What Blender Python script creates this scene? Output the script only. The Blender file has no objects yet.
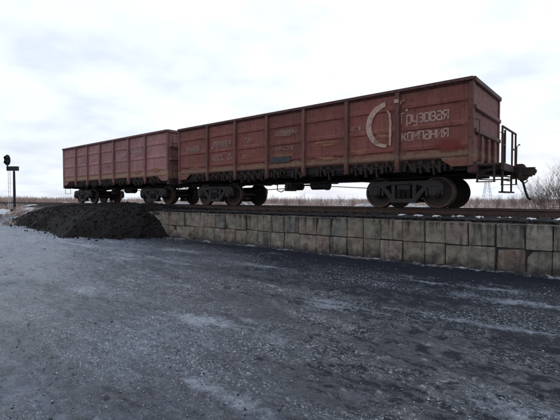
import bpy, bmesh, math, random
import numpy as np
from mathutils import Vector, Matrix

random.seed(7)
rng = np.random.default_rng(11)
scene = bpy.context.scene
col = scene.collection
R = math.radians

# ------------------------------------------------------------------ camera
RAIL = 1.30            # height of the rail head above the yard
EYE = 1.58
CAM = Vector((3.03, -12.97, EYE))
cd = bpy.data.cameras.new('camera')
cam = bpy.data.objects.new('camera', cd)
col.objects.link(cam)
cam.location = CAM
cam.rotation_euler = (R(90 - 1.55), 0, R(40.0))
cd.sensor_width = 36
cd.lens = 36 * 406.6 / 560
cd.clip_start = 0.05
cd.clip_end = 3000
scene.camera = cam

# ------------------------------------------------------------------ sky, sun, exposure
SUN_EL, SUN_AZ = R(38), R(115)      # direction the light comes from, measured from +X towards +Y
world = bpy.data.worlds.new('World')
scene.world = world
world.use_nodes = True
wn, wl = world.node_tree.nodes, world.node_tree.links
wn.clear()
out = wn.new('ShaderNodeOutputWorld')
bg = wn.new('ShaderNodeBackground')
bg.inputs['Strength'].default_value = 0.10
sky = wn.new('ShaderNodeTexSky')
sky.sky_type = 'NISHITA'
sky.sun_disc = False
sky.sun_elevation = SUN_EL
sky.sun_rotation = math.pi / 2 - SUN_AZ
sky.air_density = 1.4
sky.dust_density = 2.0
tc = wn.new('ShaderNodeTexCoord')
sep = wn.new('ShaderNodeSeparateXYZ')
wl.new(tc.outputs['Generated'], sep.inputs[0])
zz = wn.new('ShaderNodeMath'); zz.operation = 'ABSOLUTE'
wl.new(sep.outputs['Z'], zz.inputs[0])
za = wn.new('ShaderNodeMath'); za.operation = 'ADD'; za.inputs[1].default_value = 0.22
wl.new(zz.outputs[0], za.inputs[0])
dx = wn.new('ShaderNodeMath'); dx.operation = 'DIVIDE'
wl.new(sep.outputs['X'], dx.inputs[0]); wl.new(za.outputs[0], dx.inputs[1])
dy = wn.new('ShaderNodeMath'); dy.operation = 'DIVIDE'
wl.new(sep.outputs['Y'], dy.inputs[0]); wl.new(za.outputs[0], dy.inputs[1])
cmb = wn.new('ShaderNodeCombineXYZ')
wl.new(dx.outputs[0], cmb.inputs[0]); wl.new(dy.outputs[0], cmb.inputs[1])
n1 = wn.new('ShaderNodeTexNoise'); n1.inputs['Scale'].default_value = 0.95
n1.inputs['Detail'].default_value = 5; n1.inputs['Roughness'].default_value = 0.55
n1.inputs['Distortion'].default_value = 0.4
wl.new(cmb.outputs[0], n1.inputs['Vector'])
r1 = wn.new('ShaderNodeValToRGB')
r1.color_ramp.elements[0].position = 0.30; r1.color_ramp.elements[0].color = (0.72, 0.72, 0.72, 1)
r1.color_ramp.elements[1].position = 0.62; r1.color_ramp.elements[1].color = (0.99, 0.99, 0.99, 1)
wl.new(n1.outputs['Fac'], r1.inputs[0])
n2 = wn.new('ShaderNodeTexNoise'); n2.inputs['Scale'].default_value = 2.3
n2.inputs['Detail'].default_value = 4; n2.inputs['Roughness'].default_value = 0.5
wl.new(cmb.outputs[0], n2.inputs['Vector'])
r2 = wn.new('ShaderNodeValToRGB')
r2.color_ramp.elements[0].position = 0.36; r2.color_ramp.elements[0].color = (8.1, 8.9, 10.4, 1)
r2.color_ramp.elements[1].position = 0.56; r2.color_ramp.elements[1].color = (10.1, 10.8, 11.9, 1)
wl.new(n2.outputs['Fac'], r2.inputs[0])
mx = wn.new('ShaderNodeMix'); mx.data_type = 'RGBA'
wl.new(r1.outputs[0], mx.inputs[0]); wl.new(sky.outputs[0], mx.inputs[6]); wl.new(r2.outputs[0], mx.inputs[7])
wl.new(mx.outputs[2], bg.inputs['Color'])
wl.new(bg.outputs[0], out.inputs[0])

sd = bpy.data.lights.new('sun', 'SUN')
sd.energy = 0.6
sd.angle = R(25)
sd.color = (1.0, 0.99, 0.98)
sun = bpy.data.objects.new('sun', sd)
col.objects.link(sun)
sdir = Vector((math.cos(SUN_EL) * math.cos(SUN_AZ), math.cos(SUN_EL) * math.sin(SUN_AZ), math.sin(SUN_EL)))
sun.rotation_euler = sdir.to_track_quat('Z', 'Y').to_euler()
sun.location = (0, 0, 30)

vs = scene.view_settings
vs.view_transform = 'Standard'
vs.look = 'None'
vs.exposure = 0.0
vs.gamma = 1.0

# ------------------------------------------------------------------ helpers
def tag(o, label=None, cat=None, group=None, kind=None):
    if label: o['label'] = label
    if cat: o['category'] = cat
    if group: o['group'] = group
    if kind: o['kind'] = kind
    return o

def empty(name, loc=(0, 0, 0), rz=0):
    o = bpy.data.objects.new(name, None)
    col.objects.link(o)
    o.location = loc
    o.rotation_euler = (0, 0, rz)
    o.empty_display_size = 0.3
    return o

def link(name, me, mat=None, parent=None, loc=None, rot=None, scale=None):
    o = bpy.data.objects.new(name, me)
    col.objects.link(o)
    if mat and not me.materials: me.materials.append(mat)
    if parent: o.parent = parent
    if loc is not None: o.location = loc
    if rot is not None: o.rotation_euler = rot
    if scale is not None: o.scale = scale
    return o

class MB:
    def __init__(s): s.v, s.f = [], []
    def add(s, vs, fs):
        n = len(s.v)
        s.v += [tuple(p) for p in vs]
        s.f += [tuple(i + n for i in f) for f in fs]
        return s
    def box(s, x0, x1, y0, y1, z0, z1):
        return s.add([(x0,y0,z0),(x1,y0,z0),(x1,y1,z0),(x0,y1,z0),(x0,y0,z1),(x1,y0,z1),(x1,y1,z1),(x0,y1,z1)],
                     [(0,3,2,1),(4,5,6,7),(0,1,5,4),(1,2,6,5),(2,3,7,6),(3,0,4,7)])
    def bar(s, p, q, w, h, up=(0, 0, 1)):
        p, q = Vector(p), Vector(q)
        d = (q - p).normalized(); u = Vector(up)
        if abs(d.dot(u)) > .98: u = Vector((0, 1, 0))
        a = d.cross(u).normalized(); b = a.cross(d).normalized()
        a *= w / 2; b *= h / 2
        return s.add([p-a-b, p+a-b, p+a+b, p-a+b, q-a-b, q+a-b, q+a+b, q-a+b],
                     [(0,3,2,1),(4,5,6,7),(0,1,5,4),(1,2,6,5),(2,3,7,6),(3,0,4,7)])
    def tube(s, pts, r, n=8, cap=True):
        pts = [Vector(p) for p in pts]
        rs = r if isinstance(r, (list, tuple)) else [r] * len(pts)
        rings = []
        prev = None
        for i, p in enumerate(pts):
            d = (pts[min(i+1, len(pts)-1)] - pts[max(i-1, 0)]).normalized()
            if prev is None:
                u = Vector((0, 0, 1)) if abs(d.z) < .9 else Vector((1, 0, 0))
                a = d.cross(u).normalized()
            else:
                a = (prev - d * prev.dot(d)).normalized()
            prev = a
            b = d.cross(a)
            rings.append([p + (a * math.cos(2*math.pi*k/n) + b * math.sin(2*math.pi*k/n)) * rs[i] for k in range(n)])
        vs = [q for rg in rings for q in rg]
        fs = []
        for i in range(len(pts) - 1):
            for k in range(n):
                k2 = (k + 1) % n
                fs.append((i*n+k, i*n+k2, (i+1)*n+k2, (i+1)*n+k))
        if cap:
            fs.append(tuple(range(n))[::-1])
            fs.append(tuple(range((len(pts)-1)*n, len(pts)*n)))
        return s.add(vs, fs)
    def lathe_y(s, prof, c=(0, 0, 0), n=28, cap=True):
        # prof: list of (radius, y)
        vs, fs = [], []
        for r, y in prof:
            for k in range(n):
                a = 2*math.pi*k/n
                vs.append((c[0] + r*math.cos(a), c[1] + y, c[2] + r*math.sin(a)))
        for i in range(len(prof)-1):
            for k in range(n):
                k2 = (k+1) % n
                fs.append((i*n+k, (i+1)*n+k, (i+1)*n+k2, i*n+k2))
        if cap:
            fs.append(tuple(range(n)))
            fs.append(tuple(range((len(prof)-1)*n, len(prof)*n))[::-1])
        return s.add(vs, fs)
    def prism(s, poly, axis, a, b):
        # poly in the two remaining axes, extruded from a to b
        def mk(p, t):
            if axis == 'x': return (t, p[0], p[1])
            if axis == 'y': return (p[0], t, p[1])
            return (p[0], p[1], t)
        n = len(poly)
        vs = [mk(p, a) for p in poly] + [mk(p, b) for p in poly]
        fs = [tuple(range(n))[::-1], tuple(range(n, 2*n))]
        for i in range(n):
            j = (i+1) % n
            fs.append((i, j, n+j, n+i))
        return s.add(vs, fs)
    def mesh(s, name, mat=None, bevel=0, smooth=False, seg=1):
        me = bpy.data.meshes.new(name)
        me.from_pydata(s.v, [], s.f)
        bm = bmesh.new(); bm.from_mesh(me)
        bmesh.ops.recalc_face_normals(bm, faces=bm.faces[:])
        if bevel:
            ed = [e for e in bm.edges if len(e.link_faces) == 2 and e.calc_face_angle(0) > .5]
            bmesh.ops.bevel(bm, geom=ed, offset=bevel, segments=seg, affect='EDGES', clamp_overlap=True)
        bm.to_mesh(me); bm.free()
        if mat: me.materials.append(mat)
        if smooth:
            me.shade_smooth()
            try: me.set_sharp_from_angle(angle=R(35))
            except Exception: pass
        return me
    def build(s, name, mat, parent=None, bevel=0, smooth=False, loc=None, rot=None, seg=1):
        return link(name, s.mesh(name, mat, bevel, smooth, seg), None, parent, loc, rot)

# value noise in numpy -------------------------------------------------
_perm = rng.random((256, 256))
def vnoise(x, y):
    xi, yi = np.floor(x).astype(int), np.floor(y).astype(int)
    fx, fy = x - xi, y - yi
    fx = fx*fx*(3-2*fx); fy = fy*fy*(3-2*fy)
    g = lambda a, b: _perm[a & 255, b & 255]
    return (g(xi,yi)*(1-fx)+g(xi+1,yi)*fx)*(1-fy) + (g(xi,yi+1)*(1-fx)+g(xi+1,yi+1)*fx)*fy
def fbm(x, y, o=4, rough=.5):
    t = 0; a = 1; m = 0
    for k in range(o):
        t = t + a*(vnoise(x*2**k + 17.3*k, y*2**k + 9.1*k) - .5); m += a; a *= rough
    return t / m
def sstep(a, b, x):
    t = np.clip((x-a)/(b-a), 0, 1)
    return t*t*(3-2*t)

def grid_mesh(name, xs, ys, Z, smooth=True, mask=None):
    nx, ny = len(xs), len(ys)
    X, Y = np.meshgrid(xs, ys, indexing='ij')
    co = np.stack([X, Y, Z], -1).reshape(-1, 3)
    i, j = np.meshgrid(np.arange(nx-1), np.arange(ny-1), indexing='ij')
    a = i*ny + j
    q = np.stack([a, a+ny, a+ny+1, a+1], -1)
    if mask is not None: q = q[mask]
    q = q.reshape(-1, 4)
    me = bpy.data.meshes.new(name)
    me.vertices.add(len(co)); me.vertices.foreach_set('co', co.ravel().astype(np.float32))
    me.loops.add(q.size); me.loops.foreach_set('vertex_index', q.ravel().astype(np.int32))
    me.polygons.add(len(q)); me.polygons.foreach_set('loop_start', np.arange(0, q.size, 4, dtype=np.int32))
    me.polygons.foreach_set('loop_total', np.full(len(q), 4, dtype=np.int32))
    me.update(calc_edges=True)
    if smooth: me.shade_smooth()
    return me

def tris_mesh(name, co, tri):
    me = bpy.data.meshes.new(name)
    me.vertices.add(len(co)); me.vertices.foreach_set('co', co.ravel().astype(np.float32))
    me.loops.add(tri.size); me.loops.foreach_set('vertex_index', tri.ravel().astype(np.int32))
    me.polygons.add(len(tri)); me.polygons.foreach_set('loop_start', np.arange(0, tri.size, 3, dtype=np.int32))
    me.polygons.foreach_set('loop_total', np.full(len(tri), 3, dtype=np.int32))
    me.update(calc_edges=True)
    return me

def at(px, depth, z=0.0):
    """world point at a horizontal picture position and a distance"""
    xc = (px - 280) / 406.6 * depth
    th = R(40)
    return Vector((CAM.x + xc*math.cos(th) - depth*math.sin(th), CAM.y + xc*math.sin(th) + depth*math.cos(th), z))

# ------------------------------------------------------------------ materials
class NT:
    def __init__(s, name):
        s.m = bpy.data.materials.new(name); s.m.use_nodes = True
        s.n, s.l = s.m.node_tree.nodes, s.m.node_tree.links
        s.b = s.n['Principled BSDF']
    def pos(s, obj=False, scale=(1, 1, 1), rot=(0,0,0)):
        if obj:
            t = s.n.new('ShaderNodeTexCoord'); o = t.outputs['Object']
        else:
            t = s.n.new('ShaderNodeNewGeometry'); o = t.outputs['Position']
        mp = s.n.new('ShaderNodeMapping'); mp.inputs['Scale'].default_value = scale
        mp.inputs['Rotation'].default_value = rot
        s.l.new(o, mp.inputs[0])
        return mp.outputs[0]
    def noise(s, vec, scale=1, detail=5, rough=.55, dist=0):
        t = s.n.new('ShaderNodeTexNoise')
        t.inputs['Scale'].default_value = scale; t.inputs['Detail'].default_value = detail
        t.inputs['Roughness'].default_value = rough; t.inputs['Distortion'].default_value = dist
        s.l.new(vec, t.inputs['Vector'])
        return t.outputs['Fac']
    def voro(s, vec, scale=1, feat='F1', rnd=1):
        t = s.n.new('ShaderNodeTexVoronoi'); t.feature = feat
        t.inputs['Scale'].default_value = scale
        s.l.new(vec, t.inputs['Vector'])
        return t
    def ramp(s, fac, stops):
        r = s.n.new('ShaderNodeValToRGB')
        e = r.color_ramp.elements
        while len(e) < len(stops): e.new(.5)
        for el, (p, c) in zip(e, stops):
            el.position = p
            el.color = (c, c, c, 1) if isinstance(c, (int, float)) else (*c, 1)
        s.l.new(fac, r.inputs[0])
        return r.outputs[0]
    def inp(s, sock, v):
        if isinstance(v, (int, float)): sock.default_value = (v, v, v, 1) if sock.type == 'RGBA' else v
        elif isinstance(v, tuple): sock.default_value = (*v, 1) if len(v) == 3 else v
        else: s.l.new(v, sock)
    def mix(s, f, a, b, mode='MIX'):
        m = s.n.new('ShaderNodeMix'); m.data_type = 'RGBA'; m.blend_type = mode
        s.inp(m.inputs[0], f); s.inp(m.inputs[6], a); s.inp(m.inputs[7], b)
        return m.outputs[2]
    def math(s, op, a, b=0.0, clamp=False):
        m = s.n.new('ShaderNodeMath'); m.operation = op; m.use_clamp = clamp
        s.inp(m.inputs[0], a); s.inp(m.inputs[1], b)
        return m.outputs[0]
    def maprange(s, v, a, b, c=0, d=1):
        m = s.n.new('ShaderNodeMapRange')
        s.l.new(v, m.inputs[0])
        for i, x in enumerate((a, b, c, d)): m.inputs[i+1].default_value = x
        return m.outputs[0]
    def xyz(s, vec):
        q = s.n.new('ShaderNodeSeparateXYZ'); s.l.new(vec, q.inputs[0]); return q.outputs
    def rand(s):
        return s.n.new('ShaderNodeObjectInfo').outputs['Random']
    def bump(s, h, strength=.3, dist=.02, normal=None):
        b = s.n.new('ShaderNodeBump'); b.inputs['Strength'].default_value = strength
        b.inputs['Distance'].default_value = dist
        s.l.new(h, b.inputs['Height'])
        if normal is not None: s.l.new(normal, b.inputs['Normal'])
        return b.outputs[0]
    def done(s, color, rough=.7, normal=None, spec=None, metal=None):
        s.inp(s.b.inputs['Base Color'], color); s.inp(s.b.inputs['Roughness'], rough)
        if normal is not None: s.l.new(normal, s.b.inputs['Normal'])
        if spec is not None: s.inp(s.b.inputs['Specular IOR Level'], spec)
        if metal is not None: s.inp(s.b.inputs['Metallic'], metal)
        return s.m

def wagon_paint(name, base, faded, rust, dust, dust_top, coal=.5):
    t = NT(name)
    p = t.pos(True)
    big = t.noise(p, 1.1, 6, .6)
    fine = t.noise(p, 9, 8, .65)
    streak = t.noise(t.pos(True, (7, 7, .55)), 1.6, 6, .6)
    c = t.mix(t.ramp(big, [(.35, 0), (.68, 1)]), base, faded)
    c = t.mix(t.ramp(streak, [(.5, 0), (.72, .75)]), c, rust)
    c = t.mix(t.ramp(fine, [(.57, 0), (.66, .7)]), c, tuple(x*.35 for x in base))
    rn = t.rand()
    c = t.mix(1.0, c, t.ramp(rn, [(0, .80), (1, 1.12)]), 'MULTIPLY')
    # settled dust along the foot of the wall, uneven upper edge
    z = t.xyz(p)[2]
    zz = t.math('ADD', z, t.math('MULTIPLY', t.math('SUBTRACT', fine, .5), .55))
    zz = t.math('ADD', zz, t.math('MULTIPLY', t.math('SUBTRACT', big, .5), .4))
    df = t.math('MULTIPLY', t.maprange(zz, dust_top, dust_top - .16, 0, .85), t.maprange(zz, 1.38, 1.46, .15, 1))
    c = t.mix(df, c, dust)
    # coal wash running down from the top rail
    zc = t.math('ADD', z, t.math('MULTIPLY', t.math('SUBTRACT', streak, .5), 1.6))
    c = t.mix(t.maprange(zc, 3.2, 3.65, 0, coal), c, (.035, .022, .022))
    nb = t.bump(t.noise(p, 22, 6, .7), .25, .01)
    nb = t.bump(t.noise(p, 2.2, 3, .5), .35, .05, nb)
    return t.done(c, t.ramp(fine, [(.3, .55), (.7, .8)]), nb, .3)

def plain(name, c1, c2, scale=6, rough=(.55, .85), bump=.3, spec=.3, bd=.01, objspace=True, stops=(.35, .65)):
    t = NT(name)
    p = t.pos(objspace)
    n = t.noise(p, scale, 7, .62)
    c = t.mix(t.ramp(n, [(stops[0], 0), (stops[1], 1)]), c1, c2)
    c = t.mix(1.0, c, t.ramp(t.rand(), [(0, .78), (1, 1.2)]), 'MULTIPLY')
    return t.done(c, t.ramp(n, [(.3, rough[0]), (.7, rough[1])]), t.bump(t.noise(p, scale*4, 6, .7), bump, bd), spec)

M = {}
M['paint_near'] = wagon_paint('red_brown_wagon_paint', (.150, .039, .031), (.205, .071, .055), (.085, .034, .023), (.205, .130, .080), 1.66)
M['paint_far'] = wagon_paint('faded_wagon_paint', (.25, .105, .098), (.34, .175, .165), (.17, .065, .06), (.28, .175, .105), 1.72, .3)
M['trim_near'] = wagon_paint('red_brown_frame_paint', (.115, .040, .034), (.155, .068, .056), (.065, .036, .028), (.18, .115, .074), 1.62, .7)
M['trim_far'] = wagon_paint('faded_frame_paint', (.22, .088, .088), (.29, .135, .13), (.10, .04, .035), (.25, .15, .09), 1.70, .4)
M['beam'] = plain('grimy_red_steel', (.028, .016, .015), (.085, .036, .030), 4, (.6, .9), .3)
M['railing'] = plain('rusty_railing_paint', (.030, .016, .014), (.085, .036, .028), 6, (.55, .85), .2)
M['under'] = plain('coal_stained_steel', (.012, .010, .011), (.030, .023, .021), 5, (.6, .9), .4)
M['latch'] = plain('rusty_latch_steel', (.014, .010, .010), (.046, .027, .020), 7, (.6, .9), .4)
M['bogie'] = plain('bogie_cast_steel', (.014, .012, .013), (.036, .029, .027), 6, (.5, .85), .4)
M['wheel'] = plain('wheel_steel', (.022, .017, .017), (.060, .036, .028), 4, (.5, .8), .25)
M['tread'] = plain('wheel_rim_rust', (.04, .024, .018), (.09, .048, .03), 5, (.4, .7), .2)
M['rail'] = plain('rusty_rail', (.030, .019, .016), (.075, .040, .028), 5, (.45, .75), .25)
M['sleeper'] = plain('tarred_sleeper_wood', (.014, .012, .012), (.050, .040, .036), 4, (.7, .95), .5)
M['signal'] = plain('signal_black', (.012, .012, .014), (.03, .028, .03), 5, (.5, .8), .1)
M['signal_pale'] = plain('weathered_white_steel', (.45, .42, .42), (.60, .57, .57), 5, (.5, .8), .1)
M['lens'] = plain('signal_lens_glass', (.02, .02, .03), (.03, .03, .05), 5, (.1, .2), .0, .6)
M['mast'] = plain('galvanised_mast', (.35, .37, .40), (.5, .52, .55), 5, (.5, .8), .1)
#M['wood_pole'] = plain('weathered_pole_wood', (.12, .11, .105), (.2, .19, .18), 5, (.7, .9), .1)
M['branch'] = plain('bare_branch_bark', (.060, .036, .032), (.115, .070, .058), 6, (.7, .9), .1)
M['coal'] = plain('coal', (.005, .0042, .0045), (.018, .0145, .0148), 8, (.6, .9), .6, .10, .03, False)
M['snow'] = plain('old_snow', (.55, .57, .60), (.78, .79, .82), 3, (.5, .8), .5, .3, .02, False)
M['hose'] = plain('brake_hose_rubber', (.010, .010, .011), (.02, .02, .02), 6, (.6, .8), .1)

def stencil(name, pale, under, lo, hi, sc=7):
    t = NT(name)
    p = t.pos()
    n = t.noise(p, sc, 8, .7)
    n2 = t.noise(p, 1.7, 4, .6)
    f = t.math('ADD', n, t.math('MULTIPLY', t.math('SUBTRACT', n2, .5), .5))
    c = t.mix(t.ramp(f, [(lo, 0), (hi, 1)]), pale, under)
    return t.done(c, .8, None, .2)
M['letter'] = stencil('worn_white_lettering', (.35, .225, .195), (.17, .055, .042), .52, .78)
M['worn'] = stencil('nearly_gone_stencil', (.42, .29, .27), (.165, .05, .044), .44, .60, 9)
M['worn_far'] = stencil('nearly_gone_pale_stencil', (.46, .33, .32), (.27, .125, .125), .44, .60, 9)
M['logo'] = stencil('worn_logo_paint', (.42, .29, .24), (.18, .065, .05), .48, .72)

def smear(name, pale, lo, hi, sc=(3, 3, 12)):
    t = NT(name)
    p = t.pos(False, sc)
    n = t.noise(p, 1.4, 8, .7)
    tr = t.n.new('ShaderNodeBsdfTransparent')
    mxs = t.n.new('ShaderNodeMixShader')
    q = t.xyz(t.n.new('ShaderNodeTexCoord').outputs['Generated'])
    # fade towards the rim of the patch
    ex = t.math('MULTIPLY', t.math('MULTIPLY', q[0], t.math('SUBTRACT', 1.0, q[0])), 4.0)
    ez = t.math('MULTIPLY', t.math('MULTIPLY', q[2], t.math('SUBTRACT', 1.0, q[2])), 4.0)
    e = t.math('MULTIPLY', t.math('MULTIPLY', ex, ez), .35)
    f = t.ramp(t.math('ADD', n, e), [(lo, 0), (hi, .8)])
    t.done(pale, .85, None, .2)
    t.l.new(f, mxs.inputs[0]); t.l.new(tr.outputs[0], mxs.inputs[1]); t.l.new(t.b.outputs[0], mxs.inputs[2])
    t.l.new(mxs.outputs[0], t.n['Material Output'].inputs[0])
    return t.m
M['smear'] = smear('faded_marking_paint', (.30, .17, .15), .66, 1.02)
M['smear_far'] = smear('faded_marking_paint_pale', (.42, .27, .26), .64, 1.02)
M['smear_rust'] = smear('orange_rust_patch', (.33, .16, .10), .70, .95, (2, 2, 14))

def block_material():
    t = NT('weathered_concrete')
    p = t.pos()
    rn = t.rand()
    c = t.ramp(rn, [(0, (.155, .135, .108)), (.25, (.210, .184, .142)), (.45, (.155, .142, .126)), (.62, (.182, .165, .122)), (.78, (.198, .148, .116)), (1, (.240, .214, .178))])
    n = t.noise(p, 4.5, 6, .7)
    c = t.mix(1.0, c, t.ramp(n, [(.30, .42), (.70, 1.5)]), 'MULTIPLY')
    st = t.noise(t.pos(False, (8, 8, 1.1)), 1.0, 5, .65, .5)
    c = t.mix(t.ramp(st, [(.53, 0), (.68, .65)]), c, (.034, .030, .030))
    st2 = t.noise(t.pos(False, (5, 5, 2.2), (0, 0, .3)), 1.3, 5, .65)
    c = t.mix(t.ramp(st2, [(.56, 0), (.72, .55)]), c, (.22, .205, .19))
    c = t.mix(t.ramp(t.noise(p, 1.6, 4, .6), [(.56, 0), (.72, .35)]), c, (.13, .080, .062))
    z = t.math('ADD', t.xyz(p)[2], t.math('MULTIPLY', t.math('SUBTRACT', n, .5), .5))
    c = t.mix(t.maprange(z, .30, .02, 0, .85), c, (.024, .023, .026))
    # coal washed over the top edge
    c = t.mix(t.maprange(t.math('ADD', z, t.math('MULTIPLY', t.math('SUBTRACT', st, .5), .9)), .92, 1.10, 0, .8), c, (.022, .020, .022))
    nb = t.bump(t.noise(p, 28, 4, .75), .6, .010)
    nb = t.bump(n, .6, .04, nb)
    return t.done(c, .88, nb, .2)
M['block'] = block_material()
M['mortar'] = plain('dark_joint', (.018, .017, .017), (.035, .032, .03), 8, (.8, .95), .4)

def yard_material():
    t = NT('icy_coal_yard')
    p = t.pos()
    px = t.xyz(p)
    big = t.noise(p, .55, 4, .6, .4)
    mid = t.noise(t.pos(False, (1, 1.9, 1), (0, 0, R(-25))), 3.0, 5, .65, .3)
    fine = t.noise(p, 17, 4, .7)
    # frosted trodden ice lies to the left, bare coal grit to the right
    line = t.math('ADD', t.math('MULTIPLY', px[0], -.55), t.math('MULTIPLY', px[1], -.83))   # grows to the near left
    reg = t.math('ADD', t.maprange(line, 5.2, 9.4, -.17, .13), t.maprange(px[1], -5.4, -4.0, 0, -.22))  # dark band by the wall: coal grit plus shade painted into the colour
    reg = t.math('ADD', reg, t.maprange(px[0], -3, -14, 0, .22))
    strk = t.noise(t.pos(False, (.13, 1.3, 1), (0, 0, R(-3))), 1.5, 4, .6)
    rip = t.noise(t.pos(False, (3.2, 7.5, 1), (0, 0, R(38))), 1.6, 3, .6, .5)
    f = t.math('ADD', t.math('MULTIPLY', big, .30), t.math('MULTIPLY', mid, .42))
    f = t.math('ADD', f, t.math('MULTIPLY', fine, .28))
    f = t.math('ADD', f, t.math('MULTIPLY', t.math('SUBTRACT', rip, .5), .60))
    f = t.math('ADD', f, t.math('MULTIPLY', t.math('SUBTRACT', strk, .5), .42))
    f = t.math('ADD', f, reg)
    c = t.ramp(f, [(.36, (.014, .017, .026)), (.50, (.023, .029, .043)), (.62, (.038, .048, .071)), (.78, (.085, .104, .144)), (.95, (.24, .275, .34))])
    # frost and snow grains caught in the rough grit
    gr = t.ramp(t.noise(t.pos(False, (1, 1.5, 1), (0, 0, .5)), 30, 3, .8), [(.55, 0), (.66, 1)])
    grg = t.ramp(t.noise(t.pos(False, (.5, 1.2, 1)), .9, 3, .6), [(.44, .06), (.58, 1)])
    fl = t.math('MULTIPLY', t.math('MULTIPLY', gr, grg), t.maprange(px[1], -4.5, -5.6, 0, .95))
    c = t.mix(fl, c, (.44, .48, .55))
    pat = t.ramp(t.math('ADD', t.noise(t.pos(False, (.30, 1, 1), (0, 0, R(-8))), 1.1, 4, .6), t.math('MULTIPLY', fine, .28)), [(.725, 0), (.83, 1)])
    c = t.mix(t.math('MULTIPLY', pat, .6), c, (.33, .37, .44))
    nb = t.bump(t.math('ADD', t.math('ADD', fine, t.math('MULTIPLY', mid, .6)), t.math('MULTIPLY', rip, .6)), .9, .055)
    rough = t.math('ADD', t.ramp(f, [(.38, .48), (.50, .20), (.68, .20), (.85, .42)]), t.math('MULTIPLY', fl, .25))

    # ballast and field beyond the wall -------------------------------
    g1 = t.noise(p, .22, 6, .62)
    g2 = t.noise(p, 2.5, 7, .65)
    gf = t.math('ADD', g1, t.math('MULTIPLY', t.math('SUBTRACT', g2, .5), .35))
    fieldc = t.mix(t.ramp(gf, [(.44, 0), (.52, 1)]), (.13, .075, .055), (.66, .67, .70))
    bank = t.mix(t.ramp(t.math('ADD', g1, t.math('MULTIPLY', t.math('SUBTRACT', g2, .5), .6)), [(.48, 0), (.60, 1)]), (.085, .048, .040), (.60, .56, .57))
    yy = t.math('ADD', px[1], t.math('MULTIPLY', t.math('SUBTRACT', g2, .5), .5))
    emb = t.maprange(yy, -3.45, -3.15)
    fld = t.maprange(yy, 1.6, 2.4)
    cc = t.mix(emb, c, bank)
    cc = t.mix(fld, cc, fieldc)
    rr = t.mix(emb, rough, .85)
    sp = t.mix(emb, t.ramp(f, [(.38, .07), (.50, .48), (.72, .50), (.9, .2)]), .1)
    return t.done(cc, rr, nb, sp)
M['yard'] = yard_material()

def ballast_material():
    t = NT('coal_stained_ballast')
    p = t.pos()
    v = t.voro(p, 16)
    n = t.noise(p, 1.0, 6, .6)
    c = t.mix(t.ramp(n, [(.4, 0), (.7, 1)]), (.014, .013, .014), (.050, .043, .040))
    c = t.mix(1.0, c, t.ramp(v.outputs['Color'], [(0, .6), (1, 1.5)]), 'MULTIPLY')
    s = t.math('ADD', t.noise(p, .55, 4, .6), t.math('MULTIPLY', t.math('SUBTRACT', t.noise(p, 7, 6, .7), .5), .4))
    y = t.xyz(p)[1]
    s = t.math('ADD', s, t.maprange(y, .6, 2.0, -.14, .22))
    c = t.mix(t.ramp(s, [(.58, 0), (.64, 1)]), c, (.62, .62, .64))
    return t.done(c, .85, t.bump(v.outputs['Distance'], .7, .04), .3)
M['ballast'] = ballast_material()

def grass_material():
    t = NT('dry_reddish_grass')
    p = t.pos()
    n = t.noise(p, .35, 5, .6)
    n2 = t.noise(p, 14, 3, .6)
    c = t.mix(t.ramp(n, [(.38, 0), (.62, 1)]), (.31, .215, .19), (.52, .43, .38))
    c = t.mix(t.ramp(n2, [(.35, 0), (.7, .6)]), c, (.16, .09, .075))
    return t.done(c, .9, None, .15)
M['grass'] = grass_material()

# ------------------------------------------------------------------ ground
def graded(c, lo, hi, s0, k):
    a, x, st = [c], c, s0
    while x < hi:
        x += s0 + k*(x-c); a.append(min(x, hi))
    b, x = [], c
    while x > lo:
        x -= s0 + k*(c-x); b.append(max(x, lo))
    return np.array(b[::-1] + a)

def rut(X, Y, x0, y0, ang, w, d):
    n = -(X-x0)*math.sin(ang) + (Y-y0)*math.cos(ang) + .35*fbm(X*.12+3, Y*.12, 2)*4*.3
    return -d*np.exp(-(n/w)**2) + .5*d*np.exp(-((np.abs(n)-1.7*w)/(w*.7))**2)

def ground_height(X, Y):
    yard = .055*fbm(X*.35, Y*.35, 4) + .040*fbm(X*1.6, Y*1.6+40, 4)
    u, v = X*.85 - Y*.5, X*.5 + Y*.85
    am = .75 + 1.1*np.clip(fbm(X*.45+11, Y*.45, 3)*2+.5, 0, 1)
    yard = yard + am*(.055*np.abs(fbm(u*3.4+5, v*5.6, 3, .6)) + .055*np.abs(fbm(X*8+5, Y*8, 2)))
    for (x0, y0, a, w, d) in ((0, -6.2, .05, .16, .035), (0, -4.6, .02, .14, .03), (-1, -8.4, -.18, .18, .03), (-2, -7.2, -.16, .15, .025), (-3, -9.6, .32, .2, .03)):
        yard = yard + rut(X, Y, x0, y0, a, w, d)
    tt = sstep(-23.5, -26.5, X)
    lo = -3.05*(1-tt) + -4.6*tt
    hi = -2.82*(1-tt) + -1.5*tt
    up = sstep(0, 1, (Y-lo)/(hi-lo))
    field = .98 - .30*sstep(2.3, 7, Y) + .16*fbm(X*.09+7, Y*.09, 4)*2*sstep(3, 9, Y) + .05*fbm(X*.8, Y*.8, 3)*sstep(2, 4, Y)
    z = yard*(1-up) + field*up
    # low bank round the left rim of the yard
    z = z + .28*tt*sstep(-12, -4, Y)*(1-up)*sstep(-26, -36, X)*(1+fbm(X*.5, Y*.5, 3))
    return z

xs = graded(0.5, -700, 700, .036, .0150)
ys = graded(-9.6, -120, 1400, .036, .0150)
ys = np.unique(np.concatenate([ys, [-3.05, -2.82]]))
GX, GY = np.meshgrid(xs, ys, indexing='ij')
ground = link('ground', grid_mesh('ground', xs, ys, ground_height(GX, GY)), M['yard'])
tag(ground, kind='structure')
def gz(x, y):
    return float(ground_height(np.array([[x]]), np.array([[y]]))[0, 0])

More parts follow.
